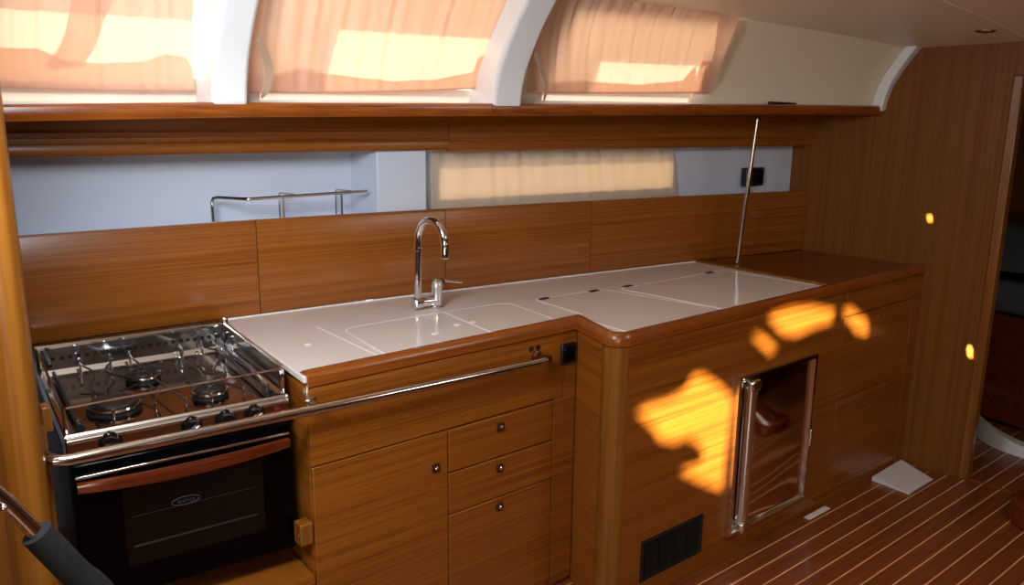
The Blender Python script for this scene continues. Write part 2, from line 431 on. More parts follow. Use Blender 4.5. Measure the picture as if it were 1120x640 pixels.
struct('trim_9', b.rings(R), M['liner'], bev=.006)
# ================================================================== SHELF, FASCIA, BACKSPLASH
xs_ = onhull(538, 118, -.30).x
def shelf(x0, x1, label):
    p = [(-.295, -.038), (-.30, -.030), (-.302, -.018), (-.30, -.006), (-.293, 0), (-.14, 0), (.20, 0), (.20, -.03), (-.14, -.038)]
    return tag(obj('shelf', B().sweep(p, x0, x1, 24, zs), M['solid'], bev=.0), label, 'shelf', 'long wooden shelf lengths under the windows')
shelf(.262, xs_-.001, 'left length of the long wooden shelf under the first two curtained windows')
shelf(xs_+.001, bx_(1.8)-.002, 'right length of the long wooden shelf reaching the right bulkhead')
xf = onhull(491, 150, 0).x
def clampz(b):
    for v in b.bm.verts:
        if v.co.z > 1.495: v.co.z = zs(v.co.x)-.039-(.003 if v.co.y-ys(v.co.x) < .002 else 0)
    return b
zb = lambda x: lerp_tab([(.4, .012), (3.5, 0)], x)
fp = [(.004, 1.512), (.0, 1.508), (.0, 1.462), (.003, 1.460), (.003, 1.457), (0, 1.455), (0, 1.447), (.003, 1.445), (.003, 1.442), (0, 1.44), (0, 1.432), (.003, 1.43), (.003, 1.427), (-.002, 1.424), (-.006, 1.412), (-.004, 1.400), (0, 1.396), (.004, 1.392), (.024, 1.392), (.024, 1.512)]
fq = [(.004, 1.512), (.0, 1.508), (.0, 1.425), (.002, 1.423), (.002, 1.421), (0, 1.419), (0, 1.392), (.004, 1.387), (.024, 1.387), (.024, 1.512)]
tag(obj('fascia_board', clampz(B().sweep(fp, .264, xf-.001, 20, zb)), M['teak']), 'grooved teak fascia board beneath the left length of shelf', 'fascia', 'teak fascia boards under the shelf')
tag(obj('fascia_board', clampz(B().sweep(fq, xf+.001, 3.522, 20, zb)), M['teak']), 'smooth teak fascia board beneath the shelf, ending at the right bulkhead', 'fascia', 'teak fascia boards under the shelf')
sp = lambda x: lerp_tab([(.4, .018), (1.1, .018), (1.9, .012), (3.5, 0)], x)
cuts = [.305, onhull(285, 340, 0).x, onhull(487, 300, 0).x, onhull(646, 260, 0).x, 3.522]
lb = ['teak backsplash panel behind the stove', 'teak backsplash panel between the stove and the tap', 'teak backsplash panel right of the tap under the lower curtain', 'teak backsplash panel reaching the bulkhead behind the wooden worktop']
for i in range(4):
    x0, x1 = cuts[i]+.0015, cuts[i+1]-.0015
    p = [(.003, .905), (0, .908), (0, 1.146), (.002, 1.149), (.002, 1.151), (-.004, 1.154), (-.006, 1.168), (-.004, 1.176), (.004, 1.182), (.018, 1.182), (.018, .905)] if False else [(.002, .903), (0, .906), (-.001, 1.172), (.004, 1.181), (.018, 1.181), (.018, .903)]
    bk = B().sweep(p, x0, x1, 12, lambda x: 0)
    for v in bk.bm.verts:
        if v.co.z > 1.1: v.co.z += sp(v.co.x)
    tag(obj('backsplash_panel', bk, M['teak']), lb[i], 'backsplash', 'teak backsplash panels')

# ================================================================== CABINETS
ZR = .868
cab = thing('sink_cabinet', (1.3, 2.1, 0), 'teak sink cabinet with one door and three drawers right of the stove', 'cabinet')
obj('carcass', B().prism([(.843, 1.814), (1.752, 1.814), (1.752, 2.38), (.884, 2.44)], 0, .866), M['teak'], cab)
obj('fascia', B().box(.843, 1.70, 1.80, 1.813, .662, .867), M['teak'], cab, bev=.002)
obj('stile', B().box(1.662, 1.752, 1.80, 1.813, .02, .66).box(1.702, 1.752, 1.80, 1.813, .66, .867), M['teak'], cab, bev=.001)
def knob(parent, p):
    k = obj('knob', B().box(p.x-.012, p.x+.012, 1.793, 1.80, p.z-.013, p.z+.013), M['knob'], parent, bev=.003)
    obj('push_button', B().lathe((p.x, 1.794, p.z), (0, -1, 0), [(.006, 0), (.006, .004), (.004, .0055), (0, .0055)], 16), M['chrome'], k)
d = obj('door', B().box(.846, 1.258, 1.80, 1.813, .03, .658), M['teak'], cab, bev=.002); knob(d, ony(476, 511.5, 1.80))
for z0, z1, q in ((.528, .656, (547, 466.5)), (.398, .524, (546, 511.5)), (.03, .394, (545.5, 554))):
    d = obj('drawer', B().box(1.262, 1.658, 1.80, 1.813, z0, z1), M['teak'], cab, bev=.002); knob(d, ony(q[0], q[1], 1.80))
# right-hand cabinet with the refrigerator
CX, CY, RR_ = 1.745, 1.618, .048
fc = thing('fridge_cabinet', (2.6, 1.9, 0), 'larger teak cabinet around the refrigerator with a rounded corner post', 'cabinet')
fy = 1.57
obj('carcass', B().prism([(1.76, 1.584), (bx_(1.58)-.006, 1.584), (bx_(2.06)-.006, 2.06), (1.76, 2.34)], 0, .866), M['teak'], fc)
obj('side_panel', B().prism([(1.700, 1.64), (1.7535, 1.798), (1.765, 1.798), (1.712, 1.64)], 0, .867), M['teak_y'], fc)
xs2 = 2.963
obj('front_panel', B().box(CX, xs2-.0015, fy, 1.583, .0, .867), M['teak'], fc, bev=.0015)
obj('corner_post', B().lathe((CX, CY, 0), (0, 0, 1), [(RR_, 0), (RR_, .867)], 40), M['solid_v'], fc)
obj('fascia', B().box(xs2+.0015, bx_(fy)-.005, fy, 1.583, .772, .867), M['teak'], fc, bev=.0015)
obj('stile', B().box(3.514, bx_(fy)-.005, fy, 1.583, 0, .769), M['teak'], fc, bev=.0015)
for z0, z1, q in ((.43, .768, (962, 346)), (.06, .427, (949, 448))):
    d = obj('drawer', B().box(xs2+.0015, 3.511, fy, 1.583, z0, z1), M['teak'], fc, bev=.0015)
    p = ony(q[0], q[1], fy); obj('lock', B().lathe((p.x, fy, p.z), (0, -1, 0), [(.008, 0), (.008, .003), (.005, .004), (0, .004)], 16), M['chrome'], d)
obj('plinth', B().box(xs2+.0015, 3.511, fy+.002, 1.583, 0, .057), M['teak'], fc)
# ---- refrigerator
x0, x1, z0, z1 = 2.276, 2.757, .082, .668
fr = thing('refrigerator', ((x0+x1)/2, fy, z0), 'built-in refrigerator with mirror-polished steel door and upright handle', 'refrigerator')
def frame(x0, x1, z0, z1, w, ya, yb):
    R = []
    for (x, z, sx, sz) in ((x0, z0, 1, 1), (x1, z0, -1, 1), (x1, z1, -1, -1), (x0, z1, 1, -1)):
        R.append([(x, yb, z), (x, ya+.004, z), (x+sx*.004, ya, z+sz*.004), (x+sx*w*.6, ya, z+sz*w*.6), (x+sx*w, yb, z+sz*w)])
    return B().rings(R, closed=True, loop=True)
obj('door_frame', frame(x0, x1, z0, z1, .026, fy-.022, fy), M['chrome'], fr)
dp = B().grid(lambda u, v: (x0+.02+(x1-x0-.04)*u, fy-.008-.004*math.sin(math.pi*u)*math.sin(math.pi*v)-.0009*math.sin(9*v+3*u)-.0006*math.sin(17*v-4*u), z0+.02+(z1-z0-.04)*v), 40, 60)
obj('door_panel', dp, M['mirror'], fr)
hb = B(); hx = x0+.062
R = []
for k in range(21):
    z = z0+.03+(z1-z0-.05)*k/20
    R.append([(hx+.024*math.cos(a), fy-.012-.034*math.sin(a), z) for a in [math.pi*j/14 for j in range(15)]])
hd = obj('handle', hb.rings(R), M['chrome'], fr, bev=.002)
for za, zb_ in ((z0+.012, z0+.05), (z1-.05, z1-.012)): obj('handle_end', B().box(hx-.026, hx+.026, fy-.049, fy-.008, za, zb_), M['chrome'], hd, bev=.008)
obj('hinge', B().box(x1-.006, x1+.004, fy-.026, fy-.018, .30, .37), M['chrome'], fr, bev=.002)
# ---- black vent grille
x0, x1, z0, z1 = 1.838, 2.144, .070, .212
vg = thing('vent_grille', ((x0+x1)/2, fy, z0), 'black louvred vent grille low on the cabinet front', 'vent')
obj('vent_frame', frame(x0, x1, z0, z1, .014, fy-.008, fy), M['black'], vg)
obj('backing', B().box(x0+.008, x1-.008, fy-.0018, fy-.0005, z0+.008, z1-.008), plain('black_mesh', (6, 6, 7), .6), vg)
for c in range(4):
    xa = x0+.016+c*.07; bb = B()
    for k in range(11):
        z = z0+.017+k*.0103
        bb.hull8([(xa, fy-.007, z), (xa+.062, fy-.007, z), (xa+.062, fy-.002, z+.003), (xa, fy-.002, z+.003), (xa, fy-.007, z+.0025), (xa+.062, fy-.007, z+.0025), (xa+.062, fy-.002, z+.0055), (xa, fy-.002, z+.0055)])
    obj('louvre_bank', bb, M['black'], vg)

# ================================================================== WORKTOP
wt = thing('worktop', (1.9, 2.0, .87), 'pinkish white laminate galley worktop with raised wooden edge', 'worktop')
XD = 2.862
obj('slab', B().prism([(.834, 1.803), (1.77, 1.82), (1.78, 1.80), (1.735, 1.65), (1.75, 1.60), (XD, 1.60), (XD, ys(XD)-.004), (2.2, ys(2.2)-.004), (1.5, ys(1.5)-.004), (.884, ys(.88)-.004)], .883, .9), M['white'], wt, bev=.002)
arc = [(CX+(RR_+.004)*math.cos(a), CY+(RR_+.004)*math.sin(a)) for a in [math.radians(180-15+i*10.5) for i in range(11)]]
outer = [(.842, 1.797), (1.747, 1.797)]+arc+[(XD, fy-.003), (bx_(fy)-.004, fy-.003)]
prof = [(.003, ZR), (-.002, ZR+.006), (-.003, ZR+.022), (.002, ZR+.036), (.010, ZR+.044), (.022, ZR+.044), (.036, ZR+.037), (.044, .9005), (.044, ZR+.006), (.030, ZR)]
obj('wooden_edge', B().path(outer, prof), M['solid'], wt)
bl = B().sweep([(-.006, .9), (-.0005, .9), (-.0005, .903), (-.006, .903)], .89, XD, 20)
obj('sealant', bl, M['seal'], wt)
ww = thing('wooden_worktop', (3.2, 1.85, .87), 'glossy teak worktop section in the corner by the bulkhead', 'worktop')
obj('slab', B().prism([(XD+.026, 1.612), (bx_(1.6)-.006, 1.612), (bx_(ys(3.52))-.006, ys(3.52)-.004), (XD+.026, ys(XD)-.004)], .868, .902), M['red'], ww, bev=.001)
obj('edge_strip', B().prism([(XD+.001, 1.612), (XD+.025, 1.612), (XD+.025, ys(XD)-.005), (XD+.001, ys(XD)-.005)], .868, .907), M['solid_v'], ww, bev=.003)
# lids in the worktop: flush plates with pale sealing outlines
def lid(name, outline, label, group, hinges=(), r=.05, extra=()):
    """outline: plan points, rounded at the corners"""
    P = [Vector(p[:2]) for p in outline]; n = len(P); poly = []
    for i in range(n):
        a, p, c = P[i-1], P[i], P[(i+1) % n]; rr = outline[i][2]
        d1 = (a-p).normalized(); d2 = (c-p).normalized()
        for k in range(7):
            t = k/6; q = (p+d1*rr)*(1-t)**2+p*2*t*(1-t)+(p+d2*rr)*t*t; poly.append((q.x, q.y))
    cen = sum(P, Vector((0, 0)))/n
    t = thing(name, (cen.x, cen.y, .9), label, 'lid', group)
    obj('plate', B().prism(poly, .9002, .9012), M['white'], t)
    R = []
    N_ = len(poly)
    for i in range(N_):
        a = Vector(poly[i-1]); c = Vector(poly[(i+1) % N_]); p = Vector(poly[i]); dd = (c-a)
        dd = dd.normalized() if dd.length > 1e-6 else Vector((1, 0)); nn = Vector((-dd.y, dd.x))
        R.append([(p.x+nn.x*w, p.y+nn.y*w, z) for w, z in ((-.0022, .9004), (.0022, .9004), (.0022, .9017), (-.0022, .9017))])
    obj('seal_line', B().rings(R, loop=True), M['seal'], t)
    for q in hinges:
        h = onz(q[0], q[1], .902)
        ho = obj('hinge', B().box(h.x-.02, h.x+.02, h.y-.008, h.y+.008, .9015, .9045), M['knob'], t, bev=.001)
        obj('hinge_pin', B().tube([(h.x-.012, h.y, .905), (h.x+.012, h.y, .905)], .002, 8), M['steel'], ho)
    return t
def zz(x, y): p = onz(x, y, .9); return (p.x, p.y)
a = zz(377.4, 359.5); bq = zz(480, 342); fl = zz(407, 386)
yf = 1.865
yf = 1.843
xm1, ym1 = zz(484, 341.5); xm2 = zz(534, 363)[0]
lid('sink_cover', [(zz(413, 384)[0], yf, .004), (a[0]-.012, a[1], .05), (xm1-.003, a[1]-.012, .004), (xm2-.002, yf, .004)], 'larger left sink cover flush in the white worktop in front of the tap', 'sink covers')
lid('sink_cover', [(xm2+.003, yf, .004), (xm1+.002, a[1]-.012, .004), (zz(556, 331.5)[0], a[1]-.03, .05), (zz(605, 349.5)[0], yf, .004)], 'smaller right sink cover between the left sink cover and the hinged lids', 'sink covers')
l1 = zz(581, 328.3); l2 = zz(664, 315.3)
lid('icebox_lid', [(l1[0]+.0, yf, .004), (l1[0]+.01, l1[1]-.005, .02), (l2[0]-.03, l1[1]-.03, .02), (2.235, 1.616, .004), (1.775, 1.60, .004), (1.775, yf, .004)], 'left hinged icebox lid in the worktop behind the rounded corner post', 'hinged icebox lids', hinges=((595, 326.8), (649.5, 318.3)))
l3 = zz(676, 315.8)
lid('icebox_lid', [(2.245, 1.616, .004), (l3[0], l3[1]-.01, .02), (2.80, zz(776, 298.3)[1], .02), (2.84, 1.616, .004)], 'right hinged icebox lid in the worktop nearest the steel pole', 'hinged icebox lids', hinges=((686.6, 313), (776, 298.3)))
for (x, y, lbl) in ((337, 376.5, 'small white lift plug near the left end of the worktop'), (475, 364.7, 'small white lift plug in the left sink cover in front of the tap'), (499.5, 355.2, 'small white lift plug just left of the seam between the two sink covers'), (517, 352.3, 'small white lift plug just right of the seam between the two sink covers')):
    p = onz(x, y, .902)
    tag(obj('lift_plug', B().lathe((p.x, p.y, .9013 if x > 400 else .9003), (0, 0, 1), [(.0105, 0), (.0105, .001), (.009, .0018), (.004, .001), (0, .001)], 20), M['seal']), lbl, 'plug', 'white lift plugs in the worktop')
pa, pb = zz(346.3, 357.8), zz(402, 384.1)
tag(obj('worktop_joint', B().prism([(pa[0]-.002, pa[1]), (pa[0]+.002, pa[1]), (pb[0]+.002, 1.845), (pb[0]-.002, 1.845)], .9003, .9012), M['seal']), 'thin pale joint line across the worktop left of the sink covers', 'joint')

# ================================================================== FAUCET
fb = onz(478, 337, .9)
FY = fb.y
ft = thing('faucet', (fb.x, fb.y, .9), 'chrome sink tap with tall arched spout and side lever', 'faucet')
obj('base', B().lathe((fb.x, FY, .9), (0, 0, 1), [(.021, 0), (.021, .006), (.017, .010), (.017, .066), (.019, .070), (.019, .094), (.014, .10), (0, .10)]), M['chrome'], ft)
rz_ = onz(457, 331.5, .905); rx = ony(457, 325, FY+.01).x
arm = obj('swivel_arm', B().tube([(fb.x, FY, .926), (rx-.004, FY+.01, .926)], .015, 20), M['chrome'], ft)
obj('end_cap', B().lathe((rx-.018, FY+.01, .926), (1, 0, 0), [(0, 0), (.016, .0), (.019, .004), (.019, .03), (.016, .034), (0, .034)]), M['chrome'], arm)
tipY = FY-.11; tip = ony(486.5, 281, tipY)
top = Vector((rx+.004, FY+.01, 1.15))
pts = [(rx, FY+.01, .935), (rx+.001, FY+.01, 1.02), (rx+.003, FY+.01, 1.10)]
c0 = Vector((rx+.004, FY+.01, 1.13)); c1 = Vector((tip.x, tipY, 1.13))
for k in range(0, 13):
    a = math.pi*k/12; mid = (c0+c1)/2; h = (c0-c1)/2
    pts.append(mid+h*math.cos(a)+Vector((0, 0, .068*math.sin(a))))
pts.append((tip.x, tipY, tip.z))
sp_ = obj('spout', B().tube(pts, .0125, 18), M['chrome'], ft)
obj('nozzle', B().lathe((tip.x, tipY, tip.z-.006), (0, 0, 1), [(.0, 0), (.010, 0), (.0135, .004), (.0135, .045), (.0125, .048)]), M['chrome'], sp_)
obj('spout_collar', B().lathe((rx+.003, FY+.01, 1.095), (0, 0, 1), [(.0125, 0), (.0145, .002), (.0145, .01), (.0125, .012)]), M['chrome'], sp_)
le = ony(505, 308, FY-.005)
lv = obj('lever', B().tube([(fb.x+.01, FY, .985), (fb.x+.03, FY-.002, .99), (le.x-.005, FY-.005, le.z), (le.x, FY-.005, le.z)], .006, 12, rr=[.008, .006, .0055, .0055]), M['chrome'], ft)
obj('lever_hub', B().sphere((fb.x+.016, FY, .985), .014), M['brass'], lv)

# ================================================================== RAILS, POLES, SOCKETS
g0 = ony(66, 505, 1.75); g1 = ony(345, 448, 1.75); g2 = ony(597, 395, 1.75)
gr = thing('grab_rail', (g1.x, 1.80, g1.z), 'long steel grab rail running across the stove front to the sink cabinet', 'rail')
path = [(.266, 1.80, g0.z+.004), (.268, 1.775, g0.z+.003), (.280, 1.755, g0.z+.002), (.30, 1.75, g0.z), (g1.x, 1.75, g1.z), (g2.x-.03, 1.75, g2.z), (g2.x, 1.75, g2.z+.001)]
obj('bar', B().tube(path[:4]+[(.5, 1.75, g0.z+(g1.z-g0.z)*.36)]+path[4:], .0125, 20), M['steel'], gr)
obj('end_fitting', B().lathe((g2.x+.006, 1.80, g2.z+.004), (0, -1, 0), [(.018, 0), (.018, .005), (.011, .01), (.011, .045), (.0145, .048), (.0145, .057), (0, .058)]), M['brass'], gr)
obj('standoff', B().lathe((g1.x+.012, 1.80, g1.z+.004), (0, -1, 0), [(.014, 0), (.014, .004), (.008, .008), (.008, .045)]), M['steel'], gr)
pb_ = onz(806, 290, .903); pt = ony(829, 127, 2.02)
pz = zs(pb_.x)-.04
pole = thing('support_pole', (pb_.x, pb_.y, .903), 'slim steel pole between the wooden worktop and the shelf', 'pole')
obj('tube', B().tube([pb_, (pt.x, pt.y, pz-.001)], .0085, 16), M['steel'], pole)
obj('foot', B().lathe((pb_.x, pb_.y, .9025), (0, 0, 1), [(.017, 0), (.017, .003), (.011, .006), (.011, .016)]), M['steel'], pole)
obj('top_flange', B().lathe((pt.x, pt.y, pz), (0, 0, -1), [(.018, 0), (.018, .003), (.011, .006), (.011, .018)]), M['black'], pole)
# wire fiddle in the left recess
fd = thing('fiddle_rail', (1.2, 2.5, 1.165), 'thin wire fiddle rail standing in the white recess behind the backsplash', 'rail')
zr = 1.262
Y0 = 2.475
q0 = ony(272, 212, Y0); q1 = ony(398, 205.5, Y0)
bar = [(q0.x-.075, Y0+.11, 1.166), (q0.x-.075, Y0+.11, zr-.015), (q0.x-.072, Y0+.105, zr-.003), (q0.x-.06, Y0+.09, zr)]
pts = smoothpath([(q0.x-.012, Y0+.01, zr), (q0.x, Y0, zr), (q0.x+.02, Y0-.002, zr)], 4)
obj('rail_wire', B().tube(bar+pts+[(q1.x, Y0-.02, zr+.004)], .005, 10), M['steel'], fd)
for px_ in (308, 372):
    q = ony(px_, 210, Y0)
    obj('post_wire', B().tube([(q.x, Y0-.008, 1.166), (q.x, Y0-.008, zr-.002)], .0035, 8), M['steel'], fd)
    if px_ > 0:
        obj('brace_wire', B().tube([(q.x+.03, Y0+.09, 1.166), (q.x+.03, Y0+.09, zr-.004), (q.x+.032, Y0+.085, zr+.004), (q.x+.05, Y0+.02, zr+.003), (q.x+.055, Y0-.010, zr)], .003, 8), M['steel'], fd)
# sockets
p = ony(620, 386, 1.80)
so = thing('socket', (p.x, 1.80, p.z-.03), 'black square outlet on the sink cabinet beside the grab rail end', 'socket')
obj('plate', B().box(p.x-.031, p.x+.031, 1.788, 1.7995, p.z-.034, p.z+.034), M['black'], so, bev=.006)
obj('cover_flap', B().box(p.x-.022, p.x+.022, 1.784, 1.788, p.z-.024, p.z+.024), M['glass_black'], so, bev=.002)
p0 = onhull(824, 193.5, .07); yy0 = ys(p0.x)+.088
so = thing('socket', (p0.x, yy0, p0.z-.04), 'black wall box with cable on the white wall behind the pole', 'socket')
obj('plate', B().box(p0.x-.066, p0.x+.066, yy0-.03, yy0+.004, p0.z-.042, p0.z+.042), M['black'], so, bev=.006)
obj('outlet_face', B().box(p0.x-.005, p0.x+.055, yy0-.036, yy0-.03, p0.z-.03, p0.z+.032), M['glass_black'], so, bev=.003)
obj('cable', B().tube(smoothpath([(p0.x-.02, yy0-.012, p0.z-.035), (p0.x-.022, yy0-.014, p0.z-.07), (p0.x-.018, yy0-.02, 1.17)], 5), .006, 8), M['black'], so)
for x, y, lbl in ((581, 382, 'left of the two tiny symbol badges on the sink cabinet front'), (588.5, 380.5, 'right of the two tiny symbol badges on the sink cabinet front')):
    p = ony(x, y, 1.80)
    tag(obj('symbol_badge', B().lathe((p.x, 1.7998, p.z), (0, -1, 0), [(.009, 0), (.009, .001), (.006, .0012), (.006, .0006), (0, .0006)], 18), M['knob']), lbl, 'badge', 'symbol badges on the sink cabinet')
# ================================================================== STOVE (built in its own frame: X right, Y back)
LOCAL = True
st = thing('gimballed_stove', (.325, 1.91, 0), 'stainless steel three burner stove with black oven and wooden door handle', 'stove', None, math.radians(-4.8))
ZB, ZT = .424, .838
obj('oven_body', B().box(0.002, .498, .012, .50, ZB, .79), M['black'], st, bev=.004)
# hob tray with raised rim
b = B()
b.box(.0, .50, .0, .535, .80, ZT-.012)
obj('hob_tray', b, M['hob'], st, bev=.003)
R = []
for (x, y, sx, sy) in ((0, 0, 1, 1), (.5, 0, -1, 1), (.5, .54, -1, -1), (0, .54, 1, -1)):
    R.append([(x, y, ZT-.012), (x, y, ZT-.003), (x+sx*.004, y+sy*.004, ZT+.002), (x+sx*.012, y+sy*.012, ZT+.001), (x+sx*.022, y+sy*.022, ZT-.0118)])
obj('hob_rim', B().rings(R, loop=True), M['chrome'], st)
cp = B().hull8([(0, .0, .785), (.5, .0, .785), (.5, .05, .785), (0, .05, .785), (0, -.006, ZT-.010), (.5, -.006, ZT-.010), (.5, .05, ZT-.010), (0, .05, ZT-.010)])
pn = obj('control_panel', cp, M['hob'], st, bev=.004)
pn2 = obj('panel_edge', B().tube([(.004, -.004, ZT-.012), (.496, -.004, ZT-.012)], .006, 12), M['chrome'], pn)
for i, X in enumerate((.088, .263, .341, .410)):
    z = .809
    k = obj('control_knob', B().lathe((X, -.005, z), (0, -1, .03), [(.0245, 0), (.0245, .004), (.022, .008), (.020, .020), (.017, .024), (0, .0245)], 28), M['knob_black'], st)
    an = (0.1, .5, 0.0, .5)[i]
    c_, s_ = math.cos(an), math.sin(an)
    bb = B(); 
    pts = [(-.015, -.005), (.015, -.005), (.015, .005), (-.015, .005)]
    pr = [(X+u*c_-v*s_, z+u*s_+v*c_) for u, v in pts]
    bb.hull8([(x, -.029, zq) for x, zq in pr]+[(x, -.038, zq) for x, zq in pr])
    obj('grip', bb, M['chrome'] if i in (1, 3) else M['knob_black'], k, bev=.003)
    obj('pointer', B().lathe((X-.001, -.006, z+.026), (0, -1, 0), [(.0035, 0), (.0035, .004), (0, .005)], 10), M['chrome'], k)
obj('ignition_button', B().lathe((.467, -.005, .809), (0, -1, 0), [(.008, 0), (.008, .003), (.005, .003), (.005, .006), (0, .0065)], 20), M['led'], st)
# oven door
od = obj('oven_door', B().box(.004, .496, -.012, .012, ZB+.004, .772), M['glass_black'], st, bev=.004)
obj('door_window', B().box(.10, .42, -.0135, -.0125, .50, .69), plain('smoked_window_glass', (6, 6, 4), .15), od, bev=.0004)
obj('rack_edge', B().tube([(.115, -.0140, .548), (.40, -.0140, .548)], .0026, 8), M['iron'], od)
obj('rack_edge', B().tube([(.115, -.0140, .622), (.40, -.0140, .622)], .0009, 8), M['iron'], od)
obj('trim_strip', B().box(.01, .49, -.020, -.012, .742, .748), M['chrome'], od, bev=.001)
# bowed wooden handle
N_ = 24; R = []
for i in range(N_+1):
    u = i/N_; X = .012+.476*u; dp_ = .034*math.sin(math.pi*u)**.8; h = .012+.007*math.sin(math.pi*u)
    yc = -.020-dp_*.6
    R.append([(X, yc-.010, .722-h+.004), (X, yc-.012, .722), (X, yc-.009, .732), (X, yc+.006, .734), (X, yc+.012, .728), (X, yc+.012, .722-h), (X, yc, .722-h-.002)])
obj('door_handle', B().rings(R), M['red'], od)
# badge on the oven glass: an ellipse with lettering
b = B(); b.tube([(.235+.032*math.cos(a), -.0142, .632+.010*math.sin(a)) for a in [2*math.pi*k/40 for k in range(40)]], .0012, 6, loop=True)
bd = obj('badge', b, M['logo'], od)
tb = text_bm('eno', .018, .0004)
bmesh.ops.scale(tb.bm, verts=tb.bm.verts[:], vec=(1.5, 1, 1))
bmesh.ops.rotate(tb.bm, verts=tb.bm.verts[:], cent=(0, 0, 0), matrix=Matrix.Rotation(math.radians(90), 3, 'X'))
bmesh.ops.translate(tb.bm, verts=tb.bm.verts[:], vec=(.235, -.0145, .633))
obj('badge_lettering', tb, M['logo'], bd, smooth=False)
# burners
zt = ZT-.012
for (X, Y, r) in ((.127, .165, .062), (.345, .140, .044), (.230, .358, .044)):
    bu = obj('burner', B().lathe((X, Y, zt), (0, 0, 1), [(r*1.02, 0), (r*1.02, .004), (r*.85, .006), (r*.8, .014), (r*.86, .016), (r*.86, .019), (r*.80, .022), (r*.3, .021), (r*.25, .018), (0, .018)], 40), M['iron'], st)
    obj('burner_ring', B().tube([(X+r*.93*math.cos(a), Y+r*.93*math.sin(a), zt+.012) for a in [2*math.pi*k/40 for k in range(40)]], .005, 8, loop=True), M['steel'], bu)
# pan supports: rods front to back, bent up at pins
fx = (.105, .195, .262, .322, .398, .455); bxx = (.10, .175, .225, .36, .42, .475)
for i in range(6):
    a, c = fx[i], bxx[i]; ym = .27
    w = (-.02, .03, -.01, .02, -.03, .01)[i]
    pts = [(a, .03, zt), (a, .03, zt+.028), (a, .04, zt+.034), (a, .06, zt+.032), (a+w, .15, zt+.030), ((a+c)/2+w*.5, .27, zt+.030), (c-w, .38, zt+.030), (c, .47, zt+.032), (c, .49, zt+.034), (c, .50, zt+.028), (c, .50, zt)]
    ro = obj('pan_support', B().tube(smoothpath(pts, 3), .0026, 8), M['iron'], st)
    for (px_, py_) in ((a, .03), (c, .50)):
        obj('pin', B().lathe((px_, py_, zt), (0, 0, 1), [(.006, 0), (.006, .004), (.003, .006), (.003, .036), (.0045, .038), (.004, .044), (0, .045)], 12), M['chrome'], ro)
for (X, Y, r) in ((.127, .165, .06), (.345, .140, .046), (.230, .358, .046)):
    for k in range(4):
        a = math.radians(45+90*k); b = B()
        b.tube([(X+r*.45*math.cos(a), Y+r*.45*math.sin(a), zt+.034), (X+r*1.5*math.cos(a), Y+r*1.3*math.sin(a), zt+.033)], .0024, 8)
        obj('pan_finger', b, M['iron'], st)
for X in (.035, .462):
    rd = obj('pot_clamp_rod', B().tube([(X, .05, zt+.012), (X, .49, zt+.016)], .005, 10), M['iron'], st)
    obj('clamp_knob', B().lathe((X, .035, zt+.012), (0, 1, 0), [(0, 0), (.011, 0), (.011, .03), (.006, .034), (0, .034)], 16), M['black'], rd)
    obj('rod_end', B().tube([(X, .05, zt), (X, .05, zt+.03)], .004, 8), M['chrome'], rd)
# guards
gb = B().box(.0, .50, .528, .536, ZT-.012, .908)
bg = obj('back_guard', gb, M['guard'], st, bev=.002)
obj('guard_roll', B().tube([(.0, .531, .906), (.50, .531, .906)], .009, 10), M['chrome'], bg)
for k in range(20):
    pass
b = B()
for k in range(22):
    X = .035+k*.0205
    b.box(X, X+.010, .526, .5279, .866, .876)
obj('vent_slots', b, M['black'], bg)
rg = obj('right_guard', B().box(.492, .499, .02, .53, ZT-.012, .906), M['guard'], st, bev=.003)
obj('guard_roll', B().tube([(.4955, .02, .906), (.4955, .53, .908)], .005, 10), M['chrome'], rg)
obj('corner_post', B().lathe((.497, .53, ZT-.012), (0, 0, 1), [(.012, 0), (.012, .09), (.009, .097), (0, .098)], 16), M['chrome'], st)
b = B().tube([(.004, .531, .905), (.004, .06, .898), (.004, .025, .897), (.012, .018, .897), (.03, .018, .897), (.492, .02, .903)], .0032, 8)
fr_ = obj('fiddle_rail', b, M['steel'], st)
obj('rail_post', B().tube([(.006, .02, ZT-.012), (.006, .02, .897)], .004, 8), M['chrome'], fr_)
obj('rail_post', B().tube([(.006, .50, ZT-.012), (.006, .50, .904)], .004, 8), M['chrome'], fr_)
obj('rail_post', B().tube([(.489, .02, ZT-.012), (.489, .02, .903)], .005, 8), M['chrome'], fr_)
LOCAL = False
# stove bay: shelf under the oven, end panel, blocks
tag(obj('bay_shelf', B().prism([(.300, 1.80), (.840, 1.80), (.86, 2.44), (.300, 2.48)], .34, .362), M['teak']), 'wooden board at the bottom of the stove bay', 'shelf')
p = ony(331, 588, 1.80)
sb = thing('stop_block', (.828, 1.82, .39), 'small wooden stop block with a screw at the lower right of the oven', 'block')
obj('block', B().box(.806, .842, 1.80, 1.84, p.z-.028, p.z+.032), M['solid_v'], sb, bev=.004)
obj('screw', B().lathe((.8055, 1.815, p.z), (-1, 0, 0), [(.004, 0), (.004, .0015), (0, .002)], 10), M['chrome'], sb)
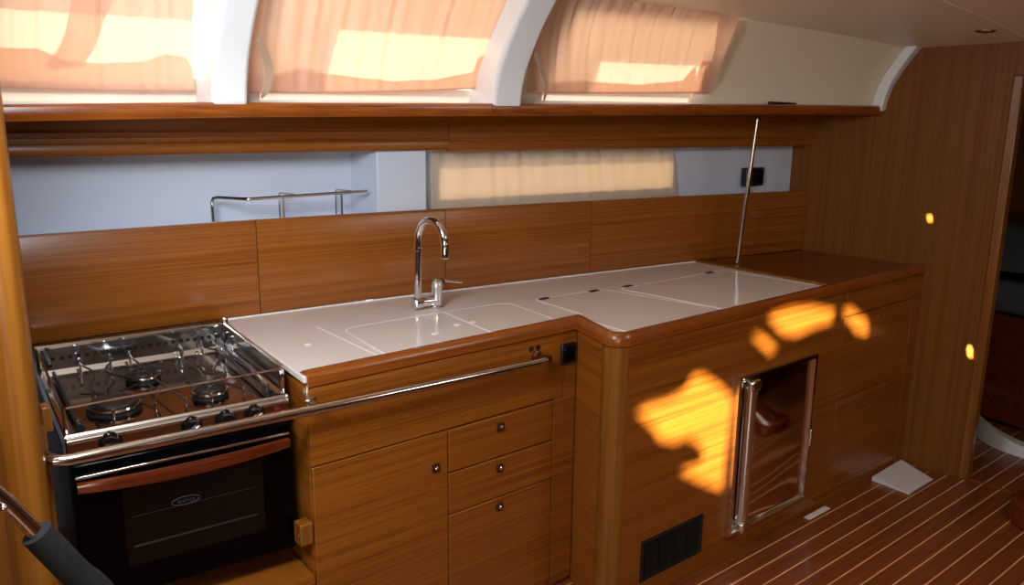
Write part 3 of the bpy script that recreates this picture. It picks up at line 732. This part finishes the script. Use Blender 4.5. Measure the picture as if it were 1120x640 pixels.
# end partition and post by the ladder
tag(obj('corner_post', B().prism([(.19, 1.82)]+[(.226+.036*math.cos(a)*1.0, 1.755-.036*math.sin(a)) for a in [math.pi-math.pi*k/12 for k in range(13)]]+[(.262, 1.82)], 0, 1.90), M['solid_v']), 'tall golden rounded wooden post at the left edge of the galley', 'post')
struct('wall_galley_left', B().box(.225, .262, 1.821, 2.70, 0, 1.93), M['teak_y'])
lp = thing('stove_bay_side', (.272, 2.1, 0), 'light wooden inner side of the stove bay with a small pivot block', 'panel')
obj('side_board', B().box(.263, .281, 1.83, 2.49, 0, .895), M['solid_v'], lp, bev=.002)
p = ony(53, 461, 1.86)
obj('pivot_block', B().box(.2812, .300, 1.862, 1.90, p.z-.025, p.z+.03), M['solid_v'], lp, bev=.003)
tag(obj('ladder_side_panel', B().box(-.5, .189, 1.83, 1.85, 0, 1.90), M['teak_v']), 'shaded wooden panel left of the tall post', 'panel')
# ladder handrail with foam grip
h0 = ony(-40, 505, 1.38); h1 = ony(42, 585, 1.38); h2 = ony(112, 652, 1.38); h3 = ony(180, 735, 1.38)
hr = thing('ladder_handrail', tuple(h3), 'curved steel ladder handrail with grey foam grip, lower left corner', 'handrail')
pts = smoothpath([ony(-110, 400, 1.38), ony(-75, 455, 1.38), h0, ony(10, 553, 1.38), h1, ony(80, 624, 1.38), h2, h3], 6)
obj('tube', B().tube(pts, .0125, 20), M['chrome'], hr)
obj('foam_grip', B().tube(smoothpath([ony(40, 583, 1.38), ony(62, 606, 1.38), ony(85, 629, 1.38), h2, h3], 5), .0235, 24), M['foam'], hr)
q = ony(0, 560, 1.37); obj('rivet', B().sphere(tuple(ony(4, 556, 1.366)), .006), M['chrome'], hr)

# ================================================================== CURTAINS
def curtain(name, px, off, nfold, amp, label, grp, mat, lift=None, n=(90, 36), hemr=.003, seed=0, topr=0, liner=True, band=None):
    """px: TL, TR, BR, BL sightings"""
    rnd = random.Random(seed)
    f = (lambda x, y: onliner(x, y, off)) if liner else (lambda x, y: onhull(x, y, off))
    TL, TR, BR, BL = [f(*p) for p in px]
    ph = [rnd.uniform(0, 6.28) for _ in range(8)]; fr2 = [nfold*rnd.uniform(.7, 1.3) for _ in range(3)]
    def fn(u, v):
        x = (BL.x*(1-u)+BR.x*u)*(1-v)+(TL.x*(1-u)+TR.x*u)*v
        z = (BL.z*(1-u)+BR.z*u)*(1-v)+(TL.z*(1-u)+TR.z*u)*v
        if lift: z += lift(u)*(1-v)
        w = .35+.65*v
        d = amp*w*(math.sin(2*math.pi*fr2[0]*u+ph[0]+.8*math.sin(3*v+ph[3]))*.5+math.sin(2*math.pi*fr2[1]*u*1.7+ph[1]+1.2*v)*.3+.25*math.sin(2*math.pi*2.3*nfold*u+ph[2]))
        d += amp*.8*math.sin(5*v+2*u+ph[4])*.4
        if v > .93: d += .0025*math.sin(2*math.pi*nfold*4*u)*((v-.93)/.07)
        y = ys(x)+off-(gz(z) if liner else 0)-d
        return (x, y, z)
    cen = f((px[2][0]+px[3][0])/2, (px[2][1]+px[3][1])/2)
    t = thing(name, tuple(cen), label, 'curtain', grp)
    obj('cloth', B().grid(fn, *n), mat, t)
    if band:
        tab = []
        for bx, by in band:
            q = f(bx, by)
            lo, hi = 0.0, 1.0; u = (q.x-BL.x)/(BR.x-BL.x)
            u = max(0, min(1, u)); z0_, z1_ = fn(u, 0)[2], fn(u, 1)[2]; tab.append((u, max(.02, (q.z-z0_)/(z1_-z0_))))
        tab.sort()
        def fb_(u, w):
            p = fn(u, lerp_tab(tab, u)*w+.002*math.sin(40*u)*w); return (p[0], p[1]+.005, p[2])
        obj('hem_band', B().grid(fb_, n[0], 8), mat, t)
    obj('bottom_hem', B().tube([Vector(fn(k/60, 0)) for k in range(61)], hemr, 6), mat, t)
    obj('top_hem', B().tube([Vector(fn(k/60, 1)) for k in range(61)], hemr*1.3, 6), mat, t)
    return t
G3 = 'peach curtains over the upper windows'
curtain('curtain', [(-60, -75), (222, -75), (212, 98), (-60, 92)], -.20, 7, .012, 'leftmost of the three glowing peach curtains above the shelf', G3, M['curtain'], seed=2, band=[(-60, 50), (40, 52), (75, 66), (110, 68), (160, 66), (185, 58), (205, 62), (214, 74)], lift=lambda u: -.004*math.sin(3*u))
curtain('curtain', [(296, -70), (566, -70), (529, 96), (275, 100)], -.20, 9, .012, 'middle glowing peach curtain between the two white ribs', G3, M['curtain'], seed=5, band=[(285, 84), (330, 74), (360, 80), (430, 88), (480, 86), (518, 78), (524, 64), (532, 60)], lift=lambda u: -.006*math.sin(math.pi*u))
curtain('curtain', [(600, -22), (795, 16), (776, 101), (577, 101)], -.20, 11, .010, 'smallest peach curtain, right of the second white rib', G3, M['curtain'], seed=8, band=[(590, 90), (640, 88), (700, 92), (750, 88), (768, 84), (772, 72), (780, 66)], lift=lambda u: -.002*math.sin(math.pi*u))
c1 = [o for o in bpy.data.objects if o.name == 'curtain'][0]
b = B(); q = [onliner(48, 72, -.19), onliner(84, 72, -.19), onliner(150, -30, -.19), onliner(95, -30, -.19)]
b.grid(lambda u, v: tuple((q[0]*(1-u)+q[1]*u)*(1-v)+(q[3]*(1-u)+q[2]*u)*v + Vector((.01*math.sin(5*v+u), .004*math.sin(6*u+4*v), 0))), 12, 24)
obj('gathered_fold', b, M['curtain'], c1)
# loose corner flap of the third curtain
b = B(); A = onliner(786, 14, -.203); Bq = onliner(808, 22, -.235); Cq = onliner(777, 101, -.203); D_ = onliner(796, 60, -.225)
b.grid(lambda u, v: tuple((A*(1-u)+Bq*u)*v + (Cq*(1-u)+(Cq+(Bq-Cq)*.02)*u)*(1-v) - Vector((0, .006*math.sin(math.pi*u)*v, 0))), 8, 14)
tag(obj('curtain_flap', b, M['curtain']), 'loose pale cloth corner hanging at the right end of the third curtain', 'cloth')
zc = lambda u: 0
curtain('curtain', [(472, 152), (735, 149), (741, 214), (474, 232)], .074, 9, .010, 'long cream curtain over the low hull window behind the backsplash', 'lower curtain', M['curtain2'], seed=11, liner=False)
# tie straps
def strap(p, w, label):
    pts = smoothpath([Vector(q) for q in p], 8); R = []
    for i, q in enumerate(pts):
        t = (pts[min(i+1, len(pts)-1)]-pts[max(i-1, 0)]).normalized(); s = t.cross(Vector((0, 1, .2))).normalized()
        ww = w*(.25+.75*math.sin(math.pi*min(1, .08+i/len(pts)*.95)))
        R.append([q-s*ww, q+s*ww, q+s*ww+Vector((0, .003, 0)), q-s*ww+Vector((0, .003, 0))])
    tag(obj('tie_strap', B().rings(R), M['strap']), label, 'strap', 'cream curtain tie straps on the ribs')
strap([onliner(282, 42, -.292), onliner(290, 58, -.285), onliner(294.5, 80, -.28), onliner(291, 98, -.285), onliner(286, 107, -.30)], .012, 'cream tie strap hanging on the left white rib beside the middle curtain')
strap([onliner(586, 58, -.292), onliner(592, 75, -.285), onliner(597, 90, -.28), onliner(597, 102, -.285), onliner(595, 110, -.30)], .009, 'cream tie strap hanging on the right white rib beside the third curtain')

# ================================================================== SMALL THINGS
A = onz(955, 523, 0); D_ = onz(1019, 526, 0)
wd = thing('plastic_wedge', (3.43, 1.46, 0), 'white plastic wedge on the floor between cabinet and bulkhead', 'wedge')
a0, a1, a2, a3 = (3.292, 1.552), (3.285, 1.388), (3.511, 1.391), (3.572, 1.562)
pk = lambda p, z: (p[0], p[1], z)
obj('body', B().hull8([pk(a0, .0005), pk(a1, .0005), pk(a2, .0005), pk(a3, .0005), pk(a0, .020), pk(a1, .010), pk(a2, .004), pk(a3, .020)]), M['plastic'], wd, bev=.002)
a = onz(883, 571, 0); c = onz(905, 559, 0)
tag(obj('floor_latch_plate', B().box(2.765, 2.915, 1.525, 1.55, .0003, .004), M['plastic'], bev=.001), 'small white plate on the floor below the refrigerator', 'plate')
p = onz(1080, 18, ceil_z(2.7, 1.08)-.0); cz = ceil_z(p.x, p.y)
lt = thing('ceiling_light', (p.x, p.y, cz), 'small round recessed ceiling light with chrome rim', 'light')
obj('rim', B().lathe((p.x, p.y, cz+.001), (0, 0, -1), [(.036, 0), (.036, .003), (.026, .007), (.020, .004), (.018, .003)], 32), M['brass'], lt)
obj('bulb', B().lathe((p.x, p.y, cz+.001), (0, 0, -1), [(.017, 0), (.015, .006), (.006, .012), (0, .012)], 24), M['chrome'], lt)
p = onliner(845, 111, -.28); q = onliner(874, 111, -.28)
tag(obj('pen', B().tube([(p.x, ys(p.x)-.27, zs(p.x)+.006), (p.x+.10, ys(p.x)-.255, zs(p.x)+.006), (q.x+.02, ys(q.x)-.26, zs(q.x)+.005)], .005, 10, rr=[.006, .005, .003]), M['black']), 'thin black pen lying on the right half of the shelf', 'pen')
# next cabin through the doorway
bk = thing('bunk', (4.8, 1.5, 0), 'bunk with grey bedding in the dark cabin beyond the doorway', 'bed')
obj('bunk_base', B().prism([(4.42, .2), (4.36, 1.0), (4.45, 1.7), (4.75, 2.25), (5.69, 2.25), (5.69, .2)], 0.02, .56), M['red'], bk, bev=.01)
obj('mattress', B().prism([(4.45, .22), (4.39, 1.0), (4.48, 1.7), (4.78, 2.22), (5.66, 2.22), (5.66, .22)], .562, .72), M['bed'], bk, bev=.04, seg=4)
obj('duvet', B().grid(lambda u, v: (4.42+1.2*u, .25+1.9*v, .72+.28*math.sin(math.pi*min(1, u*1.2+.04))**.5*(.8+.1*math.sin(7*v+3*u))+.02*math.sin(11*u+5*v)), 30, 40), M['bed'], bk)
cs = [onz(1068, 480, 0), onz(1080, 488, 0), onz(1100, 497, 0), onz(1125, 501, 0)]
b = B(); R = []
pp = smoothpath([(4.40, 1.75, 0), (4.25, 1.56, 0), (4.11, 1.40, 0), (4.07, 1.22, 0), (4.09, .9, 0)], 5)
for i, q in enumerate(pp):
    u = i/(len(pp)-1); h = .16*(1-u)**1.4+.02
    R.append([(q.x, q.y, .001), (q.x+.02, q.y+.005, h), (q.x+.10, q.y+.06, h), (q.x+.10, q.y+.06, .001)])
tag(obj('curved_step', b.rings(R), M['plastic']), 'white curved moulding on the floor beyond the doorway', 'moulding')
p = onz(1120, 588, 0)
sc = thing('pedestal_foot', (3.45, .93, 0), 'rounded reddish wooden foot on the floor at the right edge', 'furniture foot')
obj('base', B().lathe((3.45, .93, 0), (0, 0, 1), [(.125, 0), (.135, .01), (.135, .085), (.120, .10), (.03, .104), (0, .104)], 40), M['red'], sc)
obj('cap', B().lathe((3.45, .93, .104), (0, 0, 1), [(.028, 0), (.028, .006), (.02, .010), (0, .011)], 24), M['brass'], sc)
# settee behind the photographer (seen in reflections)
se = thing('settee', (1.6, -1.2, 0), 'blue cushioned settee along the opposite side of the cabin', 'sofa')
obj('base', B().box(.3, 3.2, YF+.005, -.95, .002, .38), M['teak'], se, bev=.01)
obj('seat_cushion', B().box(.32, 3.18, YF+.15, -.93, .381, .5), M['navy'], se, bev=.03, seg=4)
obj('back_cushion', B().box(.32, 3.18, YF+.01, YF+.148, .42, .85), M['navy'], se, bev=.03, seg=4)

# ================================================================== LIGHT
w = bpy.data.worlds.new('sky'); bpy.context.scene.world = w; w.use_nodes = True
bgn = w.node_tree.nodes['Background']; bgn.inputs['Color'].default_value = (1.0, .97, .93, 1); bgn.inputs['Strength'].default_value = 3.2
def light(name, kind, loc, target, energy, col, **k):
    l = bpy.data.lights.new(name, kind); l.energy = energy; l.color = col
    for a, v in k.items(): setattr(l, a, v)
    o = bpy.data.objects.new(name, l); C.objects.link(o); o.location = loc
    o.rotation_euler = (Vector(target)-Vector(loc)).to_track_quat('-Z', 'Y').to_euler(); return o
# sun on the galley side of the boat, behind the curtains
light('sun', 'SUN', (1.5, 6, 4), (1.5+.35, 0, 4-2.6), 3.8, (1, .88, .72), angle=.02)
# daylight falling in through the companionway on the left, then two added fills
light('companionway_daylight', 'AREA', (.1, 1.12, 1.88), (.9, 2.6, 1.2), 34, (.82, .90, 1.0), shape='RECTANGLE', size=.6, size_y=.5)
light('saloon_fill', 'AREA', (-.9, -1.0, 1.1), (1.6, 1.6, 1.5), 14, (1, .90, .76), shape='RECTANGLE', size=1.0, size_y=.6)  # added warm fill behind the camera to lift the ceiling
light('floor_fill', 'AREA', (2.4, .1, 1.87), (2.5, .3, 0), 9, (1, .93, .84), shape='RECTANGLE', size=.6, size_y=.6)  # added overhead fill, brightens the floor mirrored in the refrigerator
# added spot lamps outside the hull, throwing the sun patches through the gobo
L0 = Vector((-.5, -8, 2.9))
light('patch_spot', 'SPOT', tuple(L0), (2.35, 1.57, .6), 36000, (1, .92, .74), spot_size=.17, spot_blend=.1, shadow_soft_size=.065)
light('small_patch_spot', 'SPOT', tuple(L0), (3.6, 1.46, .83), 300000, (1, .95, .82), spot_size=.075, spot_blend=.1, shadow_soft_size=.012)
def back(p):     # where the beam to a lit point crosses the opposite wall
    p = Vector(p); t = (YF-.025-L0.y)/(p.y-L0.y); q = L0+(p-L0)*t; return (q.x, q.z)
def bp(x, y, Y=1.57): return back(ony(x, y, Y))
patches = [
 [bp(697,450), bp(712,444), bp(732,438), bp(749,428), bp(758,412), bp(768,411), bp(786,422), bp(797,432), bp(801,440), bp(797,470), bp(793,500), bp(790,535), bp(770,528), bp(744,515), bp(765,508), bp(772,498), bp(764,484), bp(752,478), bp(738,484), bp(722,480), bp(716,468)],
 [bp(840,346), bp(862,338), bp(886,336), bp(912,340), bp(910,352), bp(894,356), bp(872,366), bp(856,364)],
 [bp(822,366), bp(832,368), bp(850,382), bp(842,386)],
 [bp(921,340), bp(930,338), bp(948,352), bp(950,366), bp(936,362)],
]
def bpk(px, py, s):
    d = ray(px, py); t = (3.6+.18)/(d.x+.12*d.y); c = CAM+d*t
    return [back(c+Vector((0, s*.5*a*.8, s*bb))) for a, bb in ((-1, -.9), (.4, -.5), (1, .3), (.7, 1), (-.5, .4))]
patches += [bpk(1017, 239, .022), bpk(1061, 385, .032)]
# added unseen gobo sheet, holes traced back from the sun patches
bm = bmesh.new()
def triang(outer_, holes):
    vs = []
    edges = []
    for poly in [outer_]+holes:
        v = [bm.verts.new((x, YF-.025, z)) for x, z in poly]
        for i in range(len(v)): edges.append(bm.edges.new((v[i], v[(i+1) % len(v)])))
    bmesh.ops.triangle_fill(bm, use_beauty=True, use_dissolve=False, edges=edges)
triang([(GX0-.02, GZ0-.02), (GX1+.02, GZ0-.02), (GX1+.02, GZ1+.02), (GX0-.02, GZ1+.02)], patches)
def inpoly(x, z, P):
    c = False
    for i in range(len(P)):
        (x1, y1), (x2, y2) = P[i-1], P[i]
        if (y1 > z) != (y2 > z) and x < (x2-x1)*(z-y1)/(y2-y1)+x1: c = not c
    return c
kill = [f for f in bm.faces if any(inpoly(f.calc_center_median().x, f.calc_center_median().z, P) for P in patches)]
bmesh.ops.delete(bm, geom=kill, context='FACES_ONLY')
b = B(); b.bm.free(); b.bm = bm
tag(obj('window_blind', b, plain('brown_gobo_sheet', (120, 92, 66), .9), smooth=False), 'brown blind sheet added unseen behind the camera, its holes shaping the sun patches', 'blind')

sc_ = bpy.context.scene
sc_.view_settings.view_transform = 'Standard'; sc_.view_settings.look = 'None'; sc_.view_settings.gamma = 1; sc_.view_settings.use_curve_mapping = False
sc_.view_settings.exposure = 0.2
